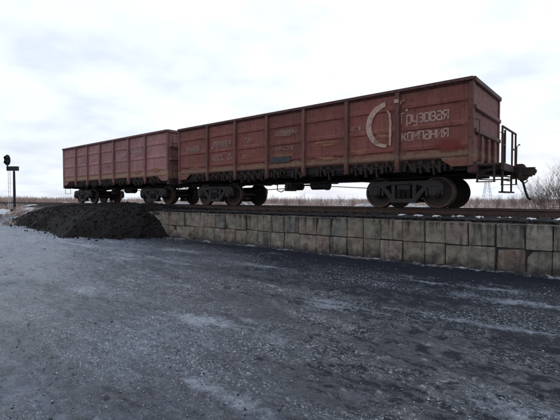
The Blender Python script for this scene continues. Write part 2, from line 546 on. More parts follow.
# ballast bed under the track -----------------------------------------
bxs = np.arange(-62, 20.01, .09); bys = np.arange(-2.74, 2.7, .09)
BX, BY = np.meshgrid(bxs, bys, indexing='ij')
BZ = 1.075 + .05*fbm(BX*1.3, BY*1.3, 4) + .03*fbm(BX*9, BY*9, 2) - .35*sstep(-2.45, -2.74, BY)*.2 - .45*sstep(1.7, 2.7, BY)
BZ = np.where((BX < -21) & (BY < -1.0), np.minimum(BZ, ground_height(BX, BY) - .05 + .15*sstep(-2.0, -1.3, BY)), BZ)
BZ = np.where((BX < -2500) & (BY < -1.6), BZ - .6*sstep(-1.6, -2.7, BY)*sstep(-25, -27, BX), BZ)
ballast = link('ballast_bed', grid_mesh('ballast_bed', bxs, bys, BZ), M['ballast'])
tag(ballast, kind='structure')

def rocks(name, pts, size, mat, parent=None, flat=.7):
    """many small angular stones joined into one mesh"""
    n = len(pts)
    base = np.array([(1,0,0),(-1,0,0),(0,1,0),(0,-1,0),(0,0,1),(0,0,-1)], float)
    tri = np.array([(0,2,4),(2,1,4),(1,3,4),(3,0,4),(2,0,5),(1,2,5),(3,1,5),(0,3,5)])
    v = base[None] * (1 + .5*(rng.random((n, 6, 3))-.5)) + .35*(rng.random((n, 6, 3))-.5)
    v[:, :, 2] *= flat
    a = rng.random(n)*6.283
    ca, sa = np.cos(a)[:, None], np.sin(a)[:, None]
    x = v[:, :, 0]*ca - v[:, :, 1]*sa; y = v[:, :, 0]*sa + v[:, :, 1]*ca
    v = np.stack([x, y, v[:, :, 2]], -1) * np.asarray(size)[:, None, None] + np.asarray(pts)[:, None]
    t = (tri[None] + (np.arange(n)*6)[:, None, None]).reshape(-1, 3)
    return link(name, tris_mesh(name, v.reshape(-1, 3), t), mat, parent)

n = 9000
px_ = rng.uniform(-24, 6, n); py_ = -2.72 + np.abs(rng.normal(0, .9, n)); py_ = np.clip(py_, -2.72, 2)
pz_ = 1.075 + .05*fbm(px_*1.3, py_*1.3, 4) + .01
st = rocks('ballast_stone', np.stack([px_, py_, pz_], -1), rng.uniform(.02, .055, n), M['ballast'], ballast)
tag(st, kind='stuff')

# frozen clods and crumbs trodden into the yard -------------------------
def clod_mat(name, lo, hi):
    t = NT(name)
    p = t.pos()
    c = t.mix(t.ramp(t.noise(p, 23, 2, .6), [(.38, 0), (.66, 1)]), lo, hi)
    return t.done(c, .45, t.bump(t.noise(p, 60, 3, .6), .4, .01), .25)
def clods(name, n, dmin, dmax, thr, mat, mu, label, cat, seed, flat=.55):
    global rng
    d = dmin + (dmax-dmin)*rng.random(n)**1.25; u = rng.uniform(-160, 720, n)
    xc = (u-280)/406.6*d; c4, s4 = math.cos(R(40)), math.sin(R(40))
    X = CAM.x + xc*c4 - d*s4; Y = CAM.y + xc*s4 + d*c4
    dn = fbm(X*.55+seed, Y*.9, 3) + .10*rng.random(n) + .05*sstep(-5.5, .5, X)
    k = (Y < -4.2 - .5*rng.random(n)) & (dn > thr)
    X, Y, d = X[k], Y[k], d[k]
    sz = np.clip(rng.lognormal(mu, .5, len(X)), .003, .04)*np.clip(.55 + .06*d, .6, 1.3)
    Z = ground_height(X[:, None], Y[:, None])[:, 0] - sz*.12
    tag(rocks(name, np.stack([X, Y, Z], -1), sz, mat, None, flat), label, cat, kind='stuff')
clods('ice_crumbs', 34000, 2.2, 15, .07, clod_mat('trodden_ice', (.045, .053, .075), (.40, .43, .49)), -5.0, 'trodden crumbs of ice and frost on the dark yard', 'ice', 3.0, .5)
clods('coal_crumbs', 9000, 2.2, 15, .06, clod_mat('frozen_coal_grit', (.008, .009, .012), (.05, .055, .07)), -4.9, 'dark frozen crumbs of coal grit on the yard', 'coal', 41.0, .6)

# ------------------------------------------------------------------ track
track = empty('railway_track', (0, 0, 1.0))
tag(track, 'rusty railway track on dark sleepers carrying the wagons', 'railway track')
prof = [(-.075,0),(.075,0),(.075,.012),(.012,.03),(.009,.13),(.036,.145),(.036,.172),(.028,.18),(-.028,.18),(-.036,.172),(-.036,.145),(-.009,.13),(-.012,.03),(-.075,.012)]
rm = MB().prism(prof, 'x', -90, 22).mesh('rail', M['rail'])
for y in (-.762, .762):
    link('rail', rm, None, track, (0, y, RAIL-.18-1.0))
sms = []
for k in range(5):
    m = MB().box(-.125, .125, -1.36, 1.36, -.16, 0)
    me = m.mesh('sleeper', None, .015)
    for v in me.vertices: v.co += Vector((random.uniform(-.012, .012), random.uniform(-.03, .03), random.uniform(-.012, .008)))
    me.materials.append(M['sleeper'])
    sms.append(me)
x = -60.0
SLX = []
while x < 14:
    link('sleeper', random.choice(sms), None, track, (x + random.uniform(-.03, .03), random.uniform(-.04, .04), RAIL-.18-1.004+random.uniform(-.008, 0)), (0, 0, random.uniform(-.02, .02)))
    SLX.append(x); x += .56
fm = MB()
fm.box(-.10, .10, -.17, .17, -.004, .012); fm.box(-.04, .04, -.13, -.085, .012, .045); fm.box(-.04, .04, .085, .13, .012, .045)
for yy in (-.11, .11): fm.tube([(0, yy, .03), (0, yy, .075)], .016, 6)
fme = fm.mesh('rail_fastening', M['rail'])
for x in SLX:
    if -26 < x < 6:
        for y in (-.762, .762): link('rail_fastening', fme, None, track, (x, y, RAIL-.18-1.0))

# ------------------------------------------------------------------ retaining wall of concrete blocks
wall = empty('retaining_wall', (0, -2.96, 0))
tag(wall, 'low retaining wall of weathered square concrete blocks below the wagons', 'wall')
WY = -3.17 + 2.96
MB().box(-21.6, 12, WY+.045, .20, -.3, 1.03).build('wall_core', M['mortar'], wall)
x = -21.5
j = random.uniform
while x < 11.6:
    w = random.choice((.48, .5, .52, .56, .6, .54))
    if x < -4: w *= 1.10
    for (z0, z1) in ((.0, .515), (.527, 1.045)):
        d = j(-.03, .025)
        e0, e1 = j(.004, .012), j(.004, .012)
        m = MB().box(-w/2+e0, w/2-e1, WY+d, WY+.30, z0+j(-.004, .006), z1-j(-.006, .012))
        me = m.mesh('concrete_block', None, j(.010, .026))
        for v in me.vertices:
            v.co += Vector((j(-.006, .006), j(-.010, .010) if v.co.y < WY+.1 else 0, j(-.006, .006)))
        for q in range(random.choice((0, 0, 1, 1, 2))):        # broken corners and edges
            sx, sz = random.choice((-1, 1)), random.choice((z0, z1)); cx_ = sx*w/2; rr = j(.05, .11)
            for v in me.vertices:
                if abs(v.co.x-cx_) < rr and abs(v.co.z-sz) < rr and v.co.y < WY+.1:
                    v.co += Vector((-sx*j(.012, .04), j(.015, .045), (.5*(z0+z1)-sz)*j(.03, .12)))
        me.materials.append(M['block'])
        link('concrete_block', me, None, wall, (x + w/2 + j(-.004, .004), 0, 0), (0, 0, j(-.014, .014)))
    x += w
# snow and grit ridge drifted along the wall foot
rx = np.arange(-11, 10, .07); ry = np.arange(-3.62, -3.14, .04)
RX, RY = np.meshgrid(rx, ry, indexing='ij')
c0 = -3.40 + .05*fbm(RX*.6, RX*0, 3)
RZ = ground_height(RX, RY)*0 + .075*np.exp(-((RY-c0)/.09)**2)*(.75+1.6*fbm(RX*1.2, RY*3, 3)) + .012*fbm(RX*12, RY*12, 2) + ground_height(RX, np.minimum(RY, -3.2)) - .02
ridge = link('snow_ridge', grid_mesh('snow_ridge', rx, ry, RZ), None)
def ridge_mat():
    t = NT('dirty_drift')
    p = t.pos()
    s = t.math('ADD', t.noise(p, 1.2, 5, .65), t.math('MULTIPLY', t.math('SUBTRACT', t.noise(p, 14, 5, .7), .5), .5))
    c = t.mix(t.ramp(s, [(.50, 0), (.64, 1)]), (.014, .014, .018), (.24, .26, .30))
    return t.done(c, .7, t.bump(t.noise(p, 20, 6, .7), .6, .02), .3)
ridge.data.materials.append(ridge_mat())
tag(ridge, 'thin dirty ridge of snow along the foot of the block wall', 'snow', kind='stuff')

# ------------------------------------------------------------------ wagons
bmats = None
def make_bogie_meshes():
    D = {}
    # side frame, local: x along, z up from the rail, y outward thickness centred on 0
    m = MB()
    h = .085
    def pr(poly, a=-h, b=h): m.prism(poly, 'y', a, b)
    # top chord with drooping ends over the axle boxes
    top = [(-1.18,.52),(-1.17,.72),(-1.06,.80),(-.90,.825),(.90,.825),(1.06,.80),(1.17,.72),(1.18,.52),(1.08,.52),(1.05,.64),(.80,.64),(.70,.60),(.42,.70),(-.42,.70),(-.70,.60),(-.80,.64),(-1.05,.64),(-1.08,.52)]
    pr(top)
    for s in (-1, 1):
        pr([(s*.76,.66),(s*.58,.64),(s*.22,.24),(s*.38,.18)])            # sloping tension leg
        pr([(s*.72,.62),(s*.64,.62),(s*.66,.36),(s*.74,.38)], -h*.8, h*.8)   # pedestal jaw
        pr([(s*1.16,.60),(s*1.08,.62),(s*1.10,.40),(s*1.17,.40)], -h*.8, h*.8)
        pr([(s*.40,.72),(s*.27,.72),(s*.27,.24),(s*.36,.24)], -h*.9, h*.9)   # bolster column
    pr([(-.40,.16),(.40,.16),(.44,.24),(.34,.29),(-.34,.29),(-.44,.24)], -.14, .14)   # spring seat
    m.box(-.20, .20, -.13, -.085, .715, .775)
    D['side_frame'] = m.mesh('side_frame', M['bogie'], .012)
    # axle box
    m = MB()
    m.lathe_y([(.02,-.17),(.10,-.17),(.115,-.155),(.12,-.12),(.165,-.11),(.17,.09),(.14,.10)], (0,0,0), 18)
    m.box(-.17, .17, -.09, .09, .02, .155)
    for k in range(4):
        a = math.pi/4 + k*math.pi/2
        m.tube([(math.cos(a)*.085,-.185,math.sin(a)*.085),(math.cos(a)*.085,-.165,math.sin(a)*.085)], .018, 6)
    D['axle_box'] = m.mesh('axle_box', M['bogie'], 0, True)
    # wheel, outer face towards -y
    m = MB()
    m.lathe_y([(.10,-.11),(.105,-.10),(.13,-.085),(.145,-.05),(.20,-.02),(.32,.0),(.395,-.02),(.405,-.065),(.465,-.068),(.474,-.06),(.478,.03),(.485,.045),(.507,.052),(.507,.066),(.47,.07),(.40,.068),(.395,.03),(.30,.04),(.20,.03),(.14,.05),(.12,.08),(.08,.08)], (0,0,0), 40)
    D['wheel'] = m.mesh('wheel', M['wheel'], 0, True)
    m = MB().lathe_y([(.41,-.069),(.462,-.071),(.476,-.061),(.479,.02),(.40,.02)], (0,0,0), 40, False)
    D['rim'] = m.mesh('rim', M['tread'], 0, True)
    m = MB().tube([(0,-.98,0),(0,-.72,0),(0,-.6,0),(0,.6,0),(0,.72,0),(0,.98,0)], [.065,.085,.08,.08,.085,.065], 14)
    D['axle'] = m.mesh('axle', M['wheel'], 0, True)
    # spring
    m = MB()
    pts = [(.055*math.cos(a), .055*math.sin(a), .29 + .25*a/(2*math.pi*4.5)) for a in np.linspace(0, 2*math.pi*4.5, 46)]
    m.tube(pts, .016, 6)
    D['spring'] = m.mesh('spring', M['bogie'], 0, True)
    m = MB()
    pts = [(.50*math.cos(a), .50*math.sin(a)) for a in np.linspace(-.36, .36, 7)] + [(.555*math.cos(a), .555*math.sin(a)) for a in np.linspace(.36, -.36, 7)]
    m.prism(pts, 'y', -.04, .04)
    m.box(.55, .60, -.03, .03, -.10, .10)
    D['brake_shoe'] = m.mesh('brake_shoe', M['bogie'])
    # bolster carries the whole bogie
    m = MB()
    m.prism([(-1.12,.55),(1.12,.55),(1.12,.72),(.7,.74),(.35,.80),(-.35,.80),(-.7,.74),(-1.12,.72)], 'x', -.20, .20)
    m.lathe_y([(.16, 0), (.16, .01)], (0, -20, 0), 4) if False else None
    m.tube([(0,0,.78),(0,0,.90)], .19, 16)
    m.box(-.62, .62, -.05, .05, .34, .44)
    m.bar((-.55,.1,.40), (-.48,.1,.86), .05, .03); m.bar((.55,.1,.40), (.48,.1,.86), .05, .03)
    m.tube([(.0,-.7,.42),(.0,.7,.42)], .03, 8)
    for s in (-1, 1):
        m.bar((s*.36,-.75,.40), (s*.36,.75,.40), .05, .05)
    D['bogie'] = m.mesh('bogie', M['bogie'], .01)
    return D
BD = make_bogie_meshes()

def add_bogie(root, cx):
    b = link('bogie', BD['bogie'], None, root, (cx, 0, 0))
    for s in (-1, 1):
        link('side_frame', BD['side_frame'], None, b, (0, s*1.03, 0))
        for ax in (-.925, .925):
            link('axle_box', BD['axle_box'], None, b, (ax, s*1.03, .4785), (0, 0, 0 if s < 0 else math.pi))
            link('wheel', BD['wheel'], None, b, (ax, s*.762, .4785), (0, 0, 0 if s < 0 else math.pi))
            link('rim', BD['rim'], None, b, (ax, s*.762, .4785), (0, 0, 0 if s < 0 else math.pi))
            link('brake_shoe', BD['brake_shoe'], None, b, (ax, s*.762, .4785), (0, math.pi if ax > 0 else 0, 0))
        for dx_ in (-.15, 0, .15):
            for dy_ in (-.07, .07):
                link('spring', BD['spring'], None, b, (dx_, s*1.03+dy_, 0))
    for ax in (-.925, .925):
        link('axle', BD['axle'], None, b, (ax, 0, .4785))
    return b

def latch_mesh(seed):
    r = random.Random(seed)
    m = MB()
    # bracket, locking pawl, hatch rim and torsion lever under the sill
    m.box(-.05, .05, -.06, .06, -.06, .035)
    m.prism([(-.06,.02),(.06,.02),(.05,-.14),(.02,-.22),(-.03,-.20),(-.05,-.08)], 'x', -.02, .02)
    m.box(-.02, .02, -.09, .05, -.22-r.uniform(0, .05), -.10)
    m.bar((.03, -.02, -.02), (.16+r.uniform(-.03,.03), -.03, -.16-r.uniform(0,.05)), .03, .05)
    m.box(.12, .20, -.06, .02, -.20, -.13)
    m.tube([(-.16,.0,-.09),(.22,.0,-.09)], .022, 6)
    m.box(-.19, -.12, -.05, .03, -.17-r.uniform(0,.05), -.03)
    return m.mesh('hatch_latch', M['latch'], .006)
LATCH = [latch_mesh(k) for k in range(4)]

def panel_mesh(w, z0, z1, ridges, seed, amp=.012):
    nx = 12
    zs = [z0]
    prof_ = {}
    for rz in ridges:
        for dz, dy_ in ((-.085, 0), (-.045, .03), (.045, .03), (.085, 0)):
            zs.append(rz+dz); prof_[rz+dz] = dy_
    zs.append(z1)
    for a, b in zip([z0]+[r+.085 for r in ridges], [r-.085 for r in ridges]+[z1]):
        for k in (1, 2): zs.append(a + (b-a)*k/3)
    zs = sorted(set(zs))
    xs_ = np.linspace(0, w, nx+1)
    vs, fs = [], []
    r = np.random.default_rng(seed)
    ph = r.random(6)*40
    def y(xx, zz_):
        ex = min(1, 6*xx/w, 6*(w-xx)/w); ez = min(1, (zz_-z0)*5, (z1-zz_)*5)
        b = float(fbm(np.array([xx*1.6+ph[0]]), np.array([zz_*1.6+ph[1]]), 3)[0])*amp*3.0*max(0, min(ex, ez))
        rr = prof_.get(zz_, 0) * min(1, max(0, (min(xx, w-xx)-.02)/.08))
        return -(rr + b)
    nz = len(zs)
    for xx in xs_:
        for z in zs: vs.append((xx, y(xx, z), z))
    for i in range(nx):
        for k in range(nz-1):
            fs.append((i*nz+k, (i+1)*nz+k, (i+1)*nz+k+1, i*nz+k+1))
    n0 = len(vs)
    vs += [(0,.05,z0),(w,.05,z0),(w,.05,z1),(0,.05,z1)]
    fs.append((n0, n0+3, n0+2, n0+1))
    m = MB(); m.add(vs, fs)
    # closing rims
    bl = [i*nz for i in range(nx+1)]; tl = [i*nz+nz-1 for i in range(nx+1)]
    m.f.append(tuple([n0, n0+1] + bl[::-1])); m.f.append(tuple([n0+2, n0+3] + tl))
    m.f.append(tuple([n0+3, n0] + list(range(0, nz)))); m.f.append(tuple([n0+1, n0+2] + list(range(nx*nz, nx*nz+nz))[::-1]))
    me = m.mesh('side_panel')
    me.shade_smooth()
    me.set_sharp_from_angle(angle=R(28))
    return me

def make_wagon(name, xr, L, H, label, paint, trim, seed, platform, ridges):
    """xr: world x of the right-hand body end; L: body length; H: height of the top rail above the rail head"""
    root = empty(name, (xr - L/2, 0, RAIL))
    tag(root, label, 'freight wagon', 'gondola wagons on the track')
    hx = L/2; W = 1.47
    e = .162*L; inner = (L - 2*e)/5
    posts = [-hx + e + k*inner for k in range(6)]
    edges = [-hx] + posts + [hx]
    z0, z1 = 1.50, H-.08
    for s in (-1, 1):
        for k in range(7):
            a, b = edges[k], edges[k+1]
            me = panel_mesh(b-a-.02, z0, z1, ridges, seed*100 + k*2 + (s > 0), .003 if (platform and s < 0 and k >= 5) else .010)
            me.materials.append(paint)
            if s < 0: o = link('side_panel', me, None, root, (a+.01, -W, 0))
            else: o = link('side_panel', me, None, root, (b-.01, W, 0), (0, 0, math.pi))
        # stanchions: hat section with tapered foot
        m = MB()
        m.prism([(0,1.18),(-.075,1.14),(-.105,1.25),(-.11,1.5),(-.085,H-.09),(0,H-.09)], 'x', -.065, .065)
        m.box(-.105, .105, -.016, 0, 1.46, H-.1)
        pm = m.mesh('side_post', trim, .012)
        fpm = MB().box(-.09, .09, -.085, 0, 1.06, 1.137).mesh('post_foot', M['beam'], .01)
        for x in posts:
            po = link('side_post', pm, None, root, (x, -W if s < 0 else W, 0), (0, 0, 0 if s < 0 else math.pi))
            link('post_foot', fpm, None, po)
        # top rail and sill
        m = MB().box(-hx-.02, hx+.02, -.095, .03, H-.10, H)
        m.box(-hx, hx, -.05, -.0, H-.14, H-.10)
        link('top_rail', m.mesh('top_rail', trim, .018), None, root, (0, s*W, 0), (0, 0, 0 if s < 0 else math.pi))
        m = MB().prism([(.06,1.40),(-.02,1.40),(-.042,1.44),(-.042,1.498),(.06,1.498)], 'x', -hx+.105, hx-.105)
        link('side_sill', m.mesh('side_sill', trim, .008), None, root, (0, s*W, 0), (0, 0, 0 if s < 0 else math.pi))
        for ex in (-1, 1):
            m = MB().prism([(ex*(hx-.104),1.16),(ex*(hx-.52),1.16),(ex*(hx-.78),1.34),(ex*(hx-.80),1.44),(ex*(hx-.104),1.44)], 'y', s*(W+.012)-.012, s*(W+.012)+.012)
            m.build('corner_gusset', paint if platform else trim, root, .006)
        # hatches in the floor and their latches
        for k in range(7):
            a, b = edges[k]+.10, edges[k+1]-.10
            dz = random.uniform(-.03, .0)
            m = MB()
            m.prism([(s*.20,1.45),(s*1.38,1.40+dz),(s*1.38,1.20+dz),(s*1.33,1.20+dz),(s*1.33,1.34+dz),(s*.20,1.40)], 'x', a, b)
            m.build('floor_hatch', M['under'], root, .004)
            m = MB().tube([(a+.02, s*1.36, 1.16+dz), (b-.02, s*1.36, 1.15+dz)], .032, 8)
            m.box(a+.06, b-.06, s*1.30-.03, s*1.30+.03, 1.06, 1.22)
            m.build('hatch_torsion_bar', M['under'], root)
            for q in ((.10, .30, .48, .66, .88) if k in (0, 6) else (.14, .38, .62, .86)):
                if (k == 0 and q < .3) or (k == 6 and q > .66): continue
                xx = a + (b-a)*q + random.uniform(-.05, .05)
                if random.random() < .14: continue
                o = link('hatch_latch', random.choice(LATCH), None, root, (xx, s*(W-.055), 1.36+random.uniform(-.05, .03)), (0, random.uniform(-.12, .12), 0 if s < 0 else math.pi), (random.uniform(.9, 1.25), 1, random.uniform(1.0, 1.7)))
    # centre sill, cross beams
    m = MB().box(-hx-.05, hx+.05, -.19, .19, .88, 1.38)
    m.build('centre_sill', M['under'], root, .01)
    for k, x in enumerate(posts):
        m = MB().prism([(-1.40,1.14),(-1.40,1.38),(1.40,1.38),(1.40,1.14),(.6,.86),(-.6,.86)], 'x', x-.08, x+.08)
        m.build('cross_beam', M['under'], root, .008)
    for x in (-hx+2.04*L/12.73, hx-2.04*L/12.73):
        m = MB().prism([(-1.40,1.08),(-1.40,1.38),(1.40,1.38),(1.40,1.08),(.5,.88),(-.5,.88)], 'x', x-.22, x+.22)
        m.build('bolster_beam', M['under'], root, .01)
        add_bogie(root, x)
    # ends
    for s in (-1, 1):
        ry = 0 if s > 0 else math.pi
        def E(m, nm, mat, bv=.01): return link(nm, m.mesh(nm, mat, bv), None, root, (s*hx, 0, 0), (0, 0, ry))
        E(MB().box(-.06, -.005, -1.40, 1.40, 1.28, H-.1), 'end_panel', paint, 0)
        E(MB().box(-.06, .075, -1.50, 1.50, H-.13, H+.002), 'end_top_rail', trim, .018)
        for zc, hh, dd in ((H-.78, .085, .085), (H-1.40, .085, .085)):
            m = MB().prism([(-.006,zc-hh),(dd,zc-hh*.6),(dd,zc+hh*.6),(-.006,zc+hh)], 'y', -1.41, 1.41)
            E(m, 'end_rib', trim, .01)
        for y in (-.72, .0, .72):
            m = MB().prism([(y-.09,1.24),(y-.05,1.24),(y+.05,1.24),(y+.09,1.24),(y+.09,H-1.49),(y-.09,H-1.49)], 'x', -.004, .075)
            E(m, 'end_stanchion', trim, .012)
        for y in (-1, 1):
            m = MB().box(-.10, .03, y*1.44-.075, y*1.44+.075, 1.16, H-.1)
            E(m, 'corner_post', trim, .018)
        m = MB().box(-.12, .11, -1.47, 1.47, .98, 1.275)
        E(m, 'end_beam', M['beam'], .012)
        # automatic coupler: shank, big claw, small claw
        cx = (.80 if (platform and s > 0) else .16)
        m = MB()
        m.box(-.15, cx+.02, -.075, .075, .95, 1.11)
        m.prism([(cx-.06,-.15),(cx+.06,-.20),(cx+.18,-.18),(cx+.20,.05),(cx+.16,.20),(cx-.02,.17),(cx-.06,.10)], 'z', .87, 1.18)
        m.prism([(cx+.16,-.21),(cx+.38,-.23),(cx+.45,-.15),(cx+.42,-.08),(cx+.30,-.05),(cx+.16,-.06)], 'z', .92, 1.14)
        m.prism([(cx+.14,.07),(cx+.28,.09),(cx+.34,.15),(cx+.28,.22),(cx+.14,.21)], 'z', .90, 1.16)
        m.prism([(cx+.38,.94),(cx+.47,.98),(cx+.48,1.06),(cx+.40,1.12)], 'y', -.21, -.10)
        m.box(cx-.13, cx-.08, -.19, .19, .86, 1.21)
        m.box(cx+.05, cx+.16, -.24, -.18, .80, 1.0)
        m.prism([(cx-.06,1.17),(cx+.20,1.17),(cx+.14,1.25),(cx+.0,1.25)], 'y', -.10, .10)
        m.prism([(cx+.02,.90),(cx+.30,.90),(cx+.24,.80),(cx+.10,.76)], 'y', -.20, -.06)
        m.tube([(cx+.06, -.05, .88), (cx+.10, -.05, .76), (cx+.20, -.04, .72), (cx+.26, -.03, .80)], .018, 6)
        cp = E(m, 'coupler', M['latch'], .025)
        m = MB().box(cx+.20, cx+.29, -.04, .05, .93, 1.15)
        k = link('coupler_lock', m.mesh('coupler_lock', M['latch'], .012), None, cp)
        # hanging brake hose and the uncoupling lever
        hx0 = cx - .02
        m = MB().tube([(hx0-.1,.34,.92),(hx0,.34,.88),(hx0+.10,.34,.76),(hx0+.16,.34,.52),(hx0+.22,.34,.33),(hx0+.30,.34,.26)], [.03,.03,.03,.03,.034,.04], 8)
        E(m, 'brake_hose', M['hose'], 0)
        m = MB().tube([(.14,-1.44,1.02),(.14,-1.44,.82),(.14,-1.30,.80),(.16,-.30,.82),(cx+.05,-.24,.84)], .016, 6)
        E(m, 'uncoupling_lever', M['latch'], 0)
    # grab ladders on the left corners, steps
    for (sx, sy) in ((1, -1), (-1, -1), (1, 1), (-1, 1)):
        if platform and sx > 0: continue
        m = MB()
        x0 = sx*hx
        for dy_ in (.12, .46):
            m.tube([(x0+sx*.15, sy*(1.44-dy_), .62), (x0+sx*.15, sy*(1.44-dy_), H-.3), (x0+sx*.02, sy*(1.44-dy_), H-.25)], .014, 6)
        for k in range(8):
            zc = .64 + k*.33
            m.tube([(x0+sx*.15, sy*(1.44-.12), zc), (x0+sx*.15, sy*(1.44-.46), zc)], .013, 6)
        m.build('ladder', M['latch'], root)
    if platform:
        x0 = hx
        m = MB()
        m.box(x0+.11, x0+.74, -1.40, 1.40, 1.16, 1.20)
        for k in range(9): m.box(x0+.13, x0+.72, -1.38+k*.34, -1.34+k*.34, 1.20, 1.212)
        m.box(x0+.66, x0+.74, -1.40, 1.40, 1.02, 1.16)
        for y in (-1.2, -.4, .4, 1.2): m.bar((x0+.1, y, 1.0), (x0+.70, y, 1.12), .06, .08)
        m.build('brake_platform', M['beam'], root, .006)
        # railing along the outer edge
        xr_ = x0+.50
        for y, zt in ((-.45, 2.26), (-.12, 2.22), (.86, 2.26), (1.36, 2.26)):
            m = MB().box(xr_-.022, xr_+.022, y-.034, y+.034, 1.18, zt)
            m.build('railing_post', M['railing'], root, .005)
        m = MB().box(xr_-.026, xr_+.026, -.48, 1.39, 2.255, 2.30)
        m.build('handrail', M['railing'], root, .006)
        MB().box(xr_-.018, xr_+.018, .86, 1.36, 1.76, 1.80).build('railing_bar', M['railing'], root, .004)
        MB().box(xr_-.018, xr_+.018, -.45, -.12, 1.76, 1.80).build('railing_bar', M['railing'], root, .004)
        m = MB()
        m.tube([(xr_+.03, 1.38, 1.1), (xr_+.03, 1.40, 1.9), (xr_+.10, 1.40, 1.95)], .016, 6)
        m.tube([(xr_+.10, 1.33, 1.95), (xr_+.10, 1.44, 1.95)], .02, 6)
        m.build('brake_handle', M['railing'], root)
        # near-side grab irons and hanging step frames
        for y in (-1.43, 1.43):
            m = MB()
            for xx in (x0+.12, x0+.52):
                m.bar((xx, y, 1.16), (xx, y, .72), .05, .018, (0, 1, 0))
            for zc in (.73,): m.box(x0+.10, x0+.54, y-.09, y+.09, zc-.012, zc+.012)
            m.build('step', M['latch'], root)
            m = MB().tube([(x0+.05, y, 1.25), (x0+.16, y, 1.30), (x0+.16, y, 2.35), (x0+.05, y, 2.40)], .016, 6)
            m.build('grab_iron', M['railing'], root)
        m = MB()
        for y in (-1.28, -.18):
            m.bar((x0+.68, y, 1.05), (x0+.68, y, .46), .06, .04, (1, 0, 0))
        m.box(x0+.60, x0+.76, -1.31, -.15, .44, .48)
        m.box(x0+.665, x0+.695, -1.28, -.18, .76, .80)
        m.build('step', M['latch'], root)
        m = MB().tube([(x0+.15, -1.44, .88), (x0+.62, -1.42, .88), (x0+.70, -.2, .88), (x0+.86, .2, .90)], .02, 6)
        m.build('brake_rod', M['latch'], root)
    # brake gear between the bogies
    m = MB()
    m.tube([(.55, -.52, .80), (1.15, -.52, .80)], .18, 16)
    m.tube([(1.15, -.52, .80), (1.25, -.52, .80)], .20, 16)
    m.tube([(.1, -.52, .80), (.55, -.52, .80)], .03, 8)
    m.bar((.1, -.8, .80), (.1, .5, .80), .05, .04)
    m.build('brake_cylinder', M['under'], root, 0, True)
    m = MB()
    pts = [(-1.55, .55, .80), (-1.5, .55, .80), (-.75, .55, .80), (-.70, .55, .80)]
    m.tube(pts, [.10, .16, .16, .10], 16)
    m.build('air_reservoir', M['under'], root, 0, True)
    m = MB()
    m.box(-.45, -.15, -.95, -.60, .58, .92); m.tube([(-.3, -.95, .74), (-.3, -1.05, .74)], .09, 10)
    m.tube([(-.15, -.75, .72), (.1, -.75, .90), (.5, -.3, 1.0)], .02, 6)
    m.tube([(-.45, -.75, .72), (-.8, -.75, .55), (-1.0, -.75, .62), (-1.1, -.6, .9)], .022, 6)
    m.build('air_distributor', M['under'], root, .01)
    m = MB()
    m.tube([(-3.2, -.25, .62), (-.3, -.35, .72), (.1, -.4, .80)], .018, 6)
    m.tube([(.1, .3, .80), (1.2, .3, .74), (3.2, .25, .62)], .018, 6)
    m.tube([(-hx, -.9, .98), (-2.6, -.9, .86), (2.6, -.9, .86), (hx, -.9, .98)], .02, 6)
    m.build('brake_rod', M['under'], root)
    return root, edges, hx

LN = 12.73
RID = (1.74, 2.32, 2.96)
near, n_edges, n_hx = make_wagon('gondola_wagon', 0.0, LN, 3.50,
    'red-brown open freight wagon with white company lettering and railed end platform', M['paint_near'], M['trim_near'], 1, True, RID)
LF = 11.75
far, f_edges, f_hx = make_wagon('gondola_wagon', -13.62, LF, 3.60,
    'faded dusty red open freight wagon coupled behind, above the coal heap', M['paint_far'], M['trim_far'], 2, False, (1.76, 2.36, 3.0))

# ------------------------------------------------------------------ lettering and worn markings on the near wagon
def ribbon(m, pts, w, y):
    pts = [Vector(p) for p in pts]
    closed = (pts[0]-pts[-1]).length < 1e-6
    if closed: pts = pts[:-1]
    k = len(pts); L_, R_ = [], []
    for i, p in enumerate(pts):
        pa = pts[i-1] if (i > 0 or closed) else None
        pb = pts[(i+1) % k] if (i < k-1 or closed) else None
        d0 = (p-pa).normalized() if pa is not None else (pb-p).normalized()
        d1 = (pb-p).normalized() if pb is not None else d0
        n0, n1 = Vector((-d0.y, d0.x)), Vector((-d1.y, d1.x))
        nn = (n0+n1).normalized(); sc = 1/max(.5, nn.dot(n0))
        ww = w[i] if isinstance(w, list) else w
        L_.append(p+nn*ww/2*sc); R_.append(p-nn*ww/2*sc)
    fs = [(i, (i+1) % k, k+(i+1) % k, k+i) for i in range(k if closed else k-1)]
    m.add([(p.x, y, p.y) for p in L_] + [(p.x, y, p.y) for p in R_], fs)
def stroke(pts, w, y, name, mat, parent):
    m = MB(); ribbon(m, pts, w, y)
    return m.build(name, mat, parent)
O_ = [(.15,1),(.6,1),(.75,.85),(.75,.15),(.6,0),(.15,0),(0,.15),(0,.85),(.15,1)]
